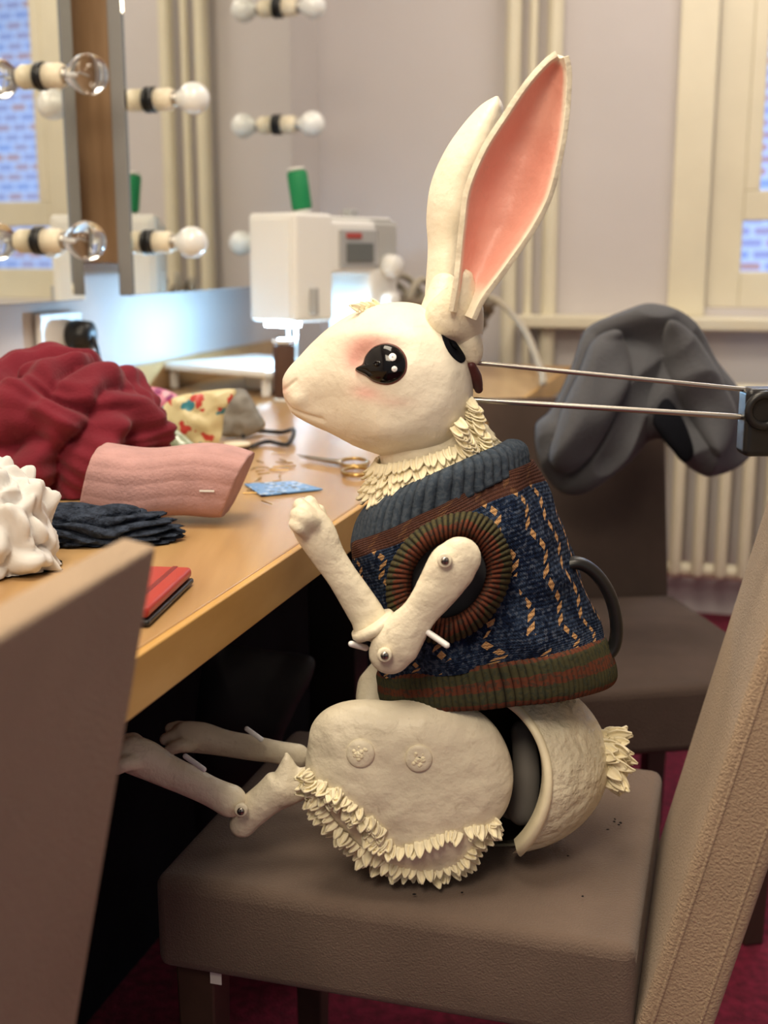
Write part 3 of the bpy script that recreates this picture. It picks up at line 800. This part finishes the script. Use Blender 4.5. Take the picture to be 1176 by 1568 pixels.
# ---- tail
tl = []
for k in range(120):
    a = random.uniform(0, 2*pi); rr = random.random()**.6
    d = Vector((.8, .7*rr*cos(a), .62*rr*sin(a)-.35)); b = U(914, 1158, RY-.01)+Vector((0, rr*cos(a)*.02, rr*sin(a)*.024))
    tl.append(petal_geo(b+Vector((random.uniform(0, .016), 0, 0)), d, Vector((random.uniform(-.5, .5), -1, random.uniform(-.3, .6))), .014, random.uniform(.012, .026), random.uniform(-.3, .5)))
add_geo_obj('tail', tl, M_petal, rb)
blend('tail_core', [tube_geo([U(905, 1160, RY), U(932, 1170, RY), U(948, 1182, RY)], [.024, .02, .010], n=10)], M_petal, rb)
# ---- handle & rods
tube('back_handle', [U(858, 868, 1.12), U(885, 862, 1.12), U(912, 878, 1.12), (U(934, 912, 1.12)), U(944, 955, 1.12), U(940, 990, 1.12), U(922, 1010, 1.12)], .0062, M_black, rb, n=40, flat=1.5)
ra, rb2 = U(706, 553, 1.13), U(1205, 603, 1.10); tube('head_rod', [ra, (ra+rb2)/2, rb2], .0022, M_steel, rb, n=6, seg=12)
ra, rb3 = U(722, 612, 1.13), U(1160, 640, 1.10); tube('control_rod', [ra, (ra+rb3)/2, rb3], .0026, M_steel, rb, n=6, seg=12)
hp = U(1163, 645, 1.10)
rbox('trigger_grip', (.034, .03, .062), M_black, frame(hp, (1, 0, .1)), rb, .006)
V, Fc = [], []
for i in range(24):
    a = 2*pi*i/24
    for j in range(10):
        b = 2*pi*j/10; r = .014+.004*cos(b); V.append(hp+Vector((r*cos(a)-.002, -.018+.004*sin(b), r*sin(a)+.012)))
for i in range(24):
    for j in range(10): Fc.append((i*10+j, ((i+1) % 24)*10+j, ((i+1) % 24)*10+(j+1) % 10, i*10+(j+1) % 10))
mk('grip_ring', V, Fc, M_black, rb)
rbox('grip_handle', (.10, .024, .024), M_black, frame(hp+Vector((.055, 0, .01)), (1, 0, 0)), rb, .008)

# ================================================================== SEWING MACHINE
sm = root('sewing_machine')
o = onZ(424, 602, DZ)
ya = radians(52)
ld = Vector((cos(ya), sin(ya), 0))
Ms = frame(o, ld)   # local x away along arm, local y to the left, z up
ML, MH = .34, .372
def sb(n, x0, x1, y0, y1, z0, z1, m=M_white, bev=.008, **k):
    return rbox(n, (x1-x0, y1-y0, z1-z0), m, Ms @ Matrix.Translation(((x0+x1)/2, (y0+y1)/2, (z0+z1)/2)), sm, bev, 4, **k)
sb('base', .0, ML, -.065, .10, .002, .060)
sb('extension_table', -.10, .20, -.062, .25, .042, .058, bev=.006)
sb('table_leg_1', -.085, -.07, .225, .24, .002, .042, bev=.003); sb('table_leg_2', -.085, -.07, -.05, -.035, .002, .042, bev=.003)
sb('column', .24, ML, -.065, .062, .055, MH-.012, bev=.012)
sb('arm', .10, ML, -.065, .062, .245, MH-.012, bev=.012)
sb('needle_head', -.01, .11, -.068, .066, .150, MH, bev=.010)
sb('head_face_lip', -.014, -.006, -.055, .053, .155, MH-.012, bev=.003)
sb('top_lid', .02, ML-.01, -.05, .05, MH-.012, MH-.004, bev=.004)
sb('top_cap_1', .20, .23, -.04, -.015, MH-.005, MH+.012, m=M_grey, bev=.004)
sb('display_panel', .13, .26, -.070, -.063, .262, .340, m=M_grey, bev=.002)
sb('display_logo', .15, .20, -.073, -.069, .322, .333, m=mat('logo_red', (.4, .05, .04), .5), bev=.001)
sb('screen', .15, .24, -.073, -.069, .272, .312, m=mat('screen_dark', (.12, .13, .13), .2), bev=.001)
for (x, z, r) in ((ML-.04, .262, .026), (ML-.05, .185, .022)):
    Mk = frame(Ms @ Vector((x, -.063, z)), ld, Ms.to_3x3() @ Vector((0, -1, 0)))
    lathe('dial', [(r, 0), (r, .014), (r*.86, .03), (r*.8, .032)], M_white, Mk, sm)
Mk = frame(Ms @ Vector((ML+.003, 0, .30)), ld, ld); lathe('hand_wheel', [(.045, -.002), (.045, .018), (.035, .022)], M_white, Mk, sm)
for y in (-.012, .012):
    sb('presser_bar', .05, .056, y-.003, y+.003, .07, .155, m=M_steel, bev=.001)
sb('presser_foot', .04, .07, -.012, .012, .061, .067, m=M_steel, bev=.001)
sb('lever', .03, .045, -.083, -.066, .165, .22, m=M_grey, bev=.003)
M_led = mat('led', (1, 1, 1), .5, emit=(.75, .88, 1), estr=60)
sb('lamp', .0, .045, -.03, .03, .140, .151, m=M_led, bev=0)
sp = root('green_thread_spool')
Msp = frame(Ms @ Vector((.09, .0, MH+.003)), ld, Vector((-.14, 0, 1)))
lathe('spool_ends', [(.018, 0), (.018, .004), (.012, .006), (.012, .086), (.018, .088), (.018, .092)], M_white, Msp, sp)
lathe('thread', [(.0185, .006), (.0215, .010), (.0215, .080), (.0185, .085)], M_green, Msp, sp)
sp2 = root('brown_thread_spool'); M_br = mat('brown_thread', (.08, .035, .02), .7, bump=.4, bscale=400)
Mx = frame(onZ(443, 604, DZ)-Vector((0, .12, 0)), A); h = .115; r = .022
lathe('core', [(r*1.05, .001), (r*1.05, .006), (r*.6, .008), (r*.6, h+.0), (r*1.05, h+.002), (r*1.05, h+.008)], M_opal, Mx, sp2)
lathe('thread', [(r*.9, .008), (r, .012), (r, h-.008), (r*.9, h-.003)], M_br, Mx, sp2)

# ================================================================== DESK ITEMS
def heap(name, center, r, m, seed=0, amp=.2, k1=6, k2=4, n=110, zc=DZ, part='cloth', facet=False):
    rt = root(name); V, Fc = sph_geo((0, 0, 0), 1.0, n, n*2)
    out = []; sv = Vector((seed, seed*.7, 0))
    for v in V:
        if facet:
            w_ = v+.35*noise.noise_vector(v*1.5+sv)
            nn = abs(noise.noise(w_*1.7+sv)); n2 = abs(noise.noise(w_*3.6+sv)); f = 1+amp*(2*nn-.5)+amp*.8*n2
        else:
            a1 = (v.x*.5+v.z*1.2-v.y*.5)*k1+2.6*noise.noise(v*1.2+sv)
            a2 = (v.x*1.3-v.z*.9-v.y*.4)*k2+2.6*noise.noise(v*1.1+sv*2)
            m_ = min(1, max(0, .5+1.6*noise.noise(v*1.5+sv*3)))
            r1 = abs(sin(a1))**.8; r2 = abs(sin(a2))**.8
            f = 1+amp*((1-m_)*r1+m_*r2-.6)+.35*amp*noise.noise(v*4+sv)+.06*amp*sin(a1*6)
        p = Vector((v.x*r[0]*f, v.y*r[1]*f, v.z*r[2]*f))+center
        if p.z < zc+.002: p.z = zc+.002
        out.append(p)
    mk(part, out, Fc, m, rt, smooth=True); return rt
hc = onZ(68, 770, DZ)+Vector((-.012, .12, .056))
heap('crimson_scarf', hc, (.130, .12, .108), M_crim, 3, .32, 5, 4)
# pink pouch
pk = root('pink_fabric_pouch')
M_pink = mat('pink_stripe', (.52, .30, .29), .85, var=.15, vscale=40, bump=.3, bscale=300)
pc = onZ(252, 812, DZ)
Mx = frame(pc+Vector((-.004, .045, .045)), Vector((1, -.10, -.03)))
bm = bmesh.new(); bmesh.ops.create_cube(bm, size=1); bmesh.ops.subdivide_edges(bm, edges=bm.edges[:], cuts=60, use_grid_fill=True)
for v in bm.verts:
    x, y, z = v.co*2; r_ = (abs(y)**3+abs(z)**3)**(1/3) or 1; m_ = max(abs(y), abs(z)); y *= m_/r_*1.0; z *= m_/r_
    pl = .018*abs(sin((y*.6+z)*7))
    tap = 1-.10*max(0, x)**6
    v.co = Vector((x*.080*(1+.03*z)+.014*z, y*.040*tap*(1+pl)+.003*sin(x*3+z), z*.038*tap*(1+pl)+.003*sin(x*4)))
bm.transform(Mx); me = bpy.data.meshes.new('pouch'); bm.to_mesh(me); bm.free(); me.materials.append(M_pink)
me.polygons.foreach_set('use_smooth', [True]*len(me.polygons)); po = bpy.data.objects.new('pouch', me); COL.objects.link(po); po.parent = pk
rbox('label', (.016, .001, .002), M_white, Mx @ Matrix.Translation((.055, -.0405, -.002)), pk, 0, smooth=False)
heap('navy_knitted_mitten', onZ(108, 840, DZ)+Vector((-.0, .035, .010)), (.098, .036, .025), M_knit, 9, .36, 8, 7, 80)
heap('crumpled_white_paper', onZ(0, 905, DZ)+Vector((-.025, .075, .030)), (.054, .045, .070), mat('paper_white', (.68, .67, .65), .6), 21, .30, n=70, part='paper', facet=True)
# red phone case
ph = root('red_phone_case'); c = onZ(238, 930, DZ)
rbox('case', (.062, .13, .010), mat('red_leather', (.42, .035, .025), .35), frame(c+Vector((-.018, .010, .012)), (1, -.12, 0)), ph, .004)
rbox('case_stripe', (.005, .126, .011), mat('red_dark', (.2, .012, .01), .35), frame(c+Vector((-.002, .008, .0122)), (1, -.12, 0)), ph, .001)
rbox('phone', (.064, .132, .005), M_black, frame(c+Vector((-.018, .010, .004)), (1, -.12, 0)), ph, .002)
def bag(name, out, Y, th, m, seed=0):
    r = root(name)
    def fd(w, x, rr): return Vector((0, -.012*abs(noise.noise(w*22+Vector((seed, 0, 0))))-.004*noise.noise(w*60), 0))
    o_ = inflate('packet', out, Y, th, th, m, r, n=80, rings=18, fold=fd)
    mz = min(v.co.z for v in o_.data.vertices)
    if mz < DZ+.002:
        for v in o_.data.vertices: v.co.z += (DZ+.002-mz)
    return r
def dots(name, base, c1, c2, scale=45, warp=0.0):
    m = bpy.data.materials.new(name); N, L = nodes(m); p = N['Principled BSDF']; p.inputs['Roughness'].default_value = .35
    tc = N.new('ShaderNodeTexCoord'); vo = N.new('ShaderNodeTexVoronoi'); vo.inputs['Scale'].default_value = scale
    if warp:   # irregular printed shapes instead of round dots
        wn_ = N.new('ShaderNodeTexNoise'); wn_.inputs['Scale'].default_value = 55; L.new(tc.outputs['Object'], wn_.inputs['Vector'])
        ad = N.new('ShaderNodeVectorMath'); ad.operation = 'MULTIPLY_ADD'; ad.inputs[1].default_value = (warp, warp, warp)
        L.new(wn_.outputs['Color'], ad.inputs[0]); L.new(tc.outputs['Object'], ad.inputs[2]); L.new(ad.outputs[0], vo.inputs['Vector'])
    else: L.new(tc.outputs['Object'], vo.inputs['Vector'])
    sp = N.new('ShaderNodeSeparateColor'); L.new(vo.outputs['Color'], sp.inputs[0])
    rq = N.new('ShaderNodeMix'); rq.data_type = 'RGBA'; g = N.new('ShaderNodeMath'); g.operation = 'GREATER_THAN'; g.inputs[1].default_value = .5
    L.new(sp.outputs[0], g.inputs[0]); L.new(g.outputs[0], rq.inputs[0]); rq.inputs[6].default_value = (*c1, 1); rq.inputs[7].default_value = (*c2, 1)
    l = N.new('ShaderNodeMath'); l.operation = 'LESS_THAN'; l.inputs[1].default_value = .42; L.new(vo.outputs['Distance'], l.inputs[0])
    fx = N.new('ShaderNodeMix'); fx.data_type = 'RGBA'; L.new(l.outputs[0], fx.inputs[0]); fx.inputs[6].default_value = (*base, 1); L.new(rq.outputs[2], fx.inputs[7])
    L.new(fx.outputs[2], p.inputs['Base Color']); return m
bag('yellow_sweet_packet', [(262, 622), (300, 612), (350, 606), (362, 612), (345, 640), (335, 690), (298, 694), (255, 668), (240, 650)], onZ(300, 690, DZ).y+.012, .010, dots('packet_yellow', (.70, .62, .36), (.55, .06, .05), (.05, .25, .32), 42, .035), 4)
bag('pink_sweet_packet', [(215, 598), (245, 594), (280, 613), (276, 648), (245, 656), (215, 635)], onZ(240, 662, DZ).y+.02, .012, dots('packet_pink', (.65, .22, .36), (.75, .5, .6), (.3, .05, .2), 60), 8)
bag('grey_fabric_pouch', [(352, 608), (375, 604), (398, 640), (405, 660), (375, 676), (338, 672), (342, 640)], onZ(370, 675, DZ).y+.02, .015, mat('grey_pouch', (.28, .27, .25), .8, var=.3, vscale=30), 2)
bag('clear_plastic_packet', [(215, 650), (250, 655), (300, 688), (296, 700), (240, 700), (210, 690)], onZ(250, 700, DZ).y+.03, .010, mat('green_plastic', (.35, .42, .30), .15, var=.4, vscale=40, coat=.5), 6)
cb_ = root('black_cable')
cp = [onZ(x, y, DZ+.006) for x, y in ((372, 668), (395, 660), (430, 662), (450, 668), (440, 680), (410, 676), (385, 684))]; cp[3].z += .01; tube('cable', cp, .0035, M_black, cb_, n=50, seg=8)
sc = root('scissors'); M_gold = mat('brass', (.5, .33, .12), .3, metal=1)
a0, a1, a2 = onZ(455, 696, DZ+.006), onZ(520, 708, DZ+.006), onZ(560, 716, DZ+.006)
tube('blade_1', [a0, a1], [.0006, .004], M_steel, sc, n=8, seg=8, flat=1); tube('blade_2', [onZ(458, 700, DZ+.006), a1], [.0006, .004], M_steel, sc, n=8, seg=8)
for (cx, cy) in ((542, 708), (546, 722)):
    pts = [onZ(cx+22*cos(t), cy+6*sin(t), DZ+.005) for t in [2*pi*i/12 for i in range(13)]]; tube('finger_loop', pts, .0025, M_gold, sc, n=40, seg=8, caps=False)
cd = root('blue_needle_card'); c0, c1, c2, c3 = [onZ(x, y, DZ+.0015) for x, y in ((374, 742), (450, 738), (494, 750), (400, 760))]
V = [c0, c1, c2, c3]+[p+Z*.0015 for p in (c0, c1, c2, c3)]
mk('card', V, [(3, 2, 1, 0), (4, 5, 6, 7), (0, 1, 5, 4), (1, 2, 6, 5), (2, 3, 7, 6), (3, 0, 4, 7)], dots('card_blue', (.12, .30, .62), (.5, .6, .75), (.02, .04, .12), 110), cd, smooth=False)
s3 = root('small_brown_spool'); Mx = frame(onZ(364, 704, DZ), A)
lathe('thread', [(.016, .001), (.018, .003), (.018, .018), (.016, .021)], M_br, Mx, s3); lathe('cap', [(.016, .02), (.019, .021), (.019, .025), (.006, .026)], M_cer, Mx, s3)
pn = root('scattered_pins'); gp = []
for k in range(26):
    x, y = random.uniform(378, 450), random.uniform(690, 775); a = random.uniform(0, 3.14); p0 = onZ(x, y, DZ+.002); d = Vector((cos(a), sin(a), 0))*random.uniform(.006, .014)
    gp.append(tube_geo([p0-d, p0+d], [.0009, .0009], n=3, seg=6))
V, Fc = merge(gp); mk('pins', V, Fc, M_gold, pn)
bk = root('wicker_basket'); M_wk = mat('wicker', (.22, .17, .12), .7, var=.3)
bc = Vector((.07, 3.05, DZ))
for k in range(10):
    rr = .13+.008*k; pts = [bc+Vector((rr*cos(t), rr*.8*sin(t), .02+.017*k+.006*sin(t*8+k*3))) for t in [2*pi*i/24 for i in range(25)]]
    tube('weave_%d' % k, pts, .010, M_wk, bk, n=90, seg=8, caps=False)
lathe('basket_floor', [(.12, .003), (.13, .012)], M_wk, frame(bc, A), bk)
M_cord = mat('cord', (.42, .37, .29), .8)
for k in range(5):
    pts = [bc+Vector((-.10+.04*k, -.05, .15)), bc+Vector((-.09+.05*k, -.02, .22+.015*(k % 2))), bc+Vector((-.03+.04*k, .03, .21)), bc+Vector((.03+.02*k, .0, .12))]
    tube('cord_%d' % k, pts, .009, M_cord, bk, n=24, seg=8)
tube('trailing_hose', [bc+Vector((.12, -.02, .16)), bc+Vector((.19, -.04, .185)), bc+Vector((.26, -.12, .12)), bc+Vector((.29, -.25, .03)), bc+Vector((.28, -.38, .013))], .008, M_cord, bk, n=40, seg=12)

# under-desk black bag
bgp = root('black_bag')
def bf(w, x, r): return Vector((0, -.02*abs(noise.noise(w*9)), 0))
inflate('bag_body', [(318, 990), (350, 985), (430, 998), (478, 1005), (478, 1035), (450, 1090), (430, 1150), (430, 1300), (420, 1330), (330, 1335), (300, 1280), (300, 1100)], 1.53, .03, .04, mat('bag_nylon', (.018, .02, .026), .6, var=.3), bgp, fold=bf)
# lint crumbs on the seat
li = root('seat_lint'); gl = []
for k in range(14):
    x, y = (945+random.uniform(-6, 6), 1258+random.uniform(-5, 5)) if k < 8 else (random.uniform(560, 960), random.uniform(1350, 1380) if k % 2 else random.uniform(1260, 1320))
    gl.append(sph_geo(onZ(x, y, .4375), (random.uniform(.0008, .0022), .0009, .0007), 6, 8))
V, Fc = merge(gl); mk('lint', V, Fc, M_blackm, li)

# ================================================================== LIGHT
def area(name, loc, tgt, size, e, col):
    l = bpy.data.lights.new(name, 'AREA'); l.energy = e; l.size = size; l.color = col
    o = bpy.data.objects.new(name, l); COL.objects.link(o); o.location = loc
    o.rotation_euler = (Vector(tgt)-Vector(loc)).to_track_quat('-Z', 'Y').to_euler(); return o
area('front_fill_light', (-.1, .9, 2.6), (.05, 1.3, .6), .8, 32, (1, .87, .68))
area('front_fill_light', (.9, 2.6, 2.62), (.9, 2.6, 0), .8, 17, (1, .90, .78))
area('front_fill_light', (-.45, -.55, 2.3), (.05, 1.1, .6), .7, 27, (1, .85, .64))  # fill lamp added behind the camera to brighten the rabbit's lower body
wlz = Qp(1.8, -1.2, 3.0); area('window_daylight', wlz, Qp(1.7, .5, 1.0), 1.4, 60, (.70, .82, 1))
pl = bpy.data.lights.new('sewing_lamp_light', 'POINT'); pl.energy = 8.5; pl.color = (.32, .65, 1); pl.shadow_soft_size = .015
po = bpy.data.objects.new('sewing_lamp_light', pl); COL.objects.link(po); po.location = Ms @ Vector((.03, .0, .125))
w = bpy.data.worlds.new('World'); scene.world = w; w.use_nodes = True
w.node_tree.nodes['Background'].inputs[0].default_value = (.90, .86, .86, 1); w.node_tree.nodes['Background'].inputs[1].default_value = .33
# ================================================================== CAMERA
cam = bpy.data.cameras.new('camera'); co = bpy.data.objects.new('camera', cam); COL.objects.link(co)
co.location = (0, 0, HC); co.rotation_euler = (pi/2-PT, 0, 0)
cam.sensor_fit = 'VERTICAL'; cam.sensor_height = 24; cam.lens = 24*F0/1568
cam.clip_start = .02
cam.dof.use_dof = True; cam.dof.focus_distance = 1.16; cam.dof.aperture_fstop = 3.2
scene.camera = co
scene.view_settings.view_transform = 'Standard'
scene.view_settings.exposure = 0
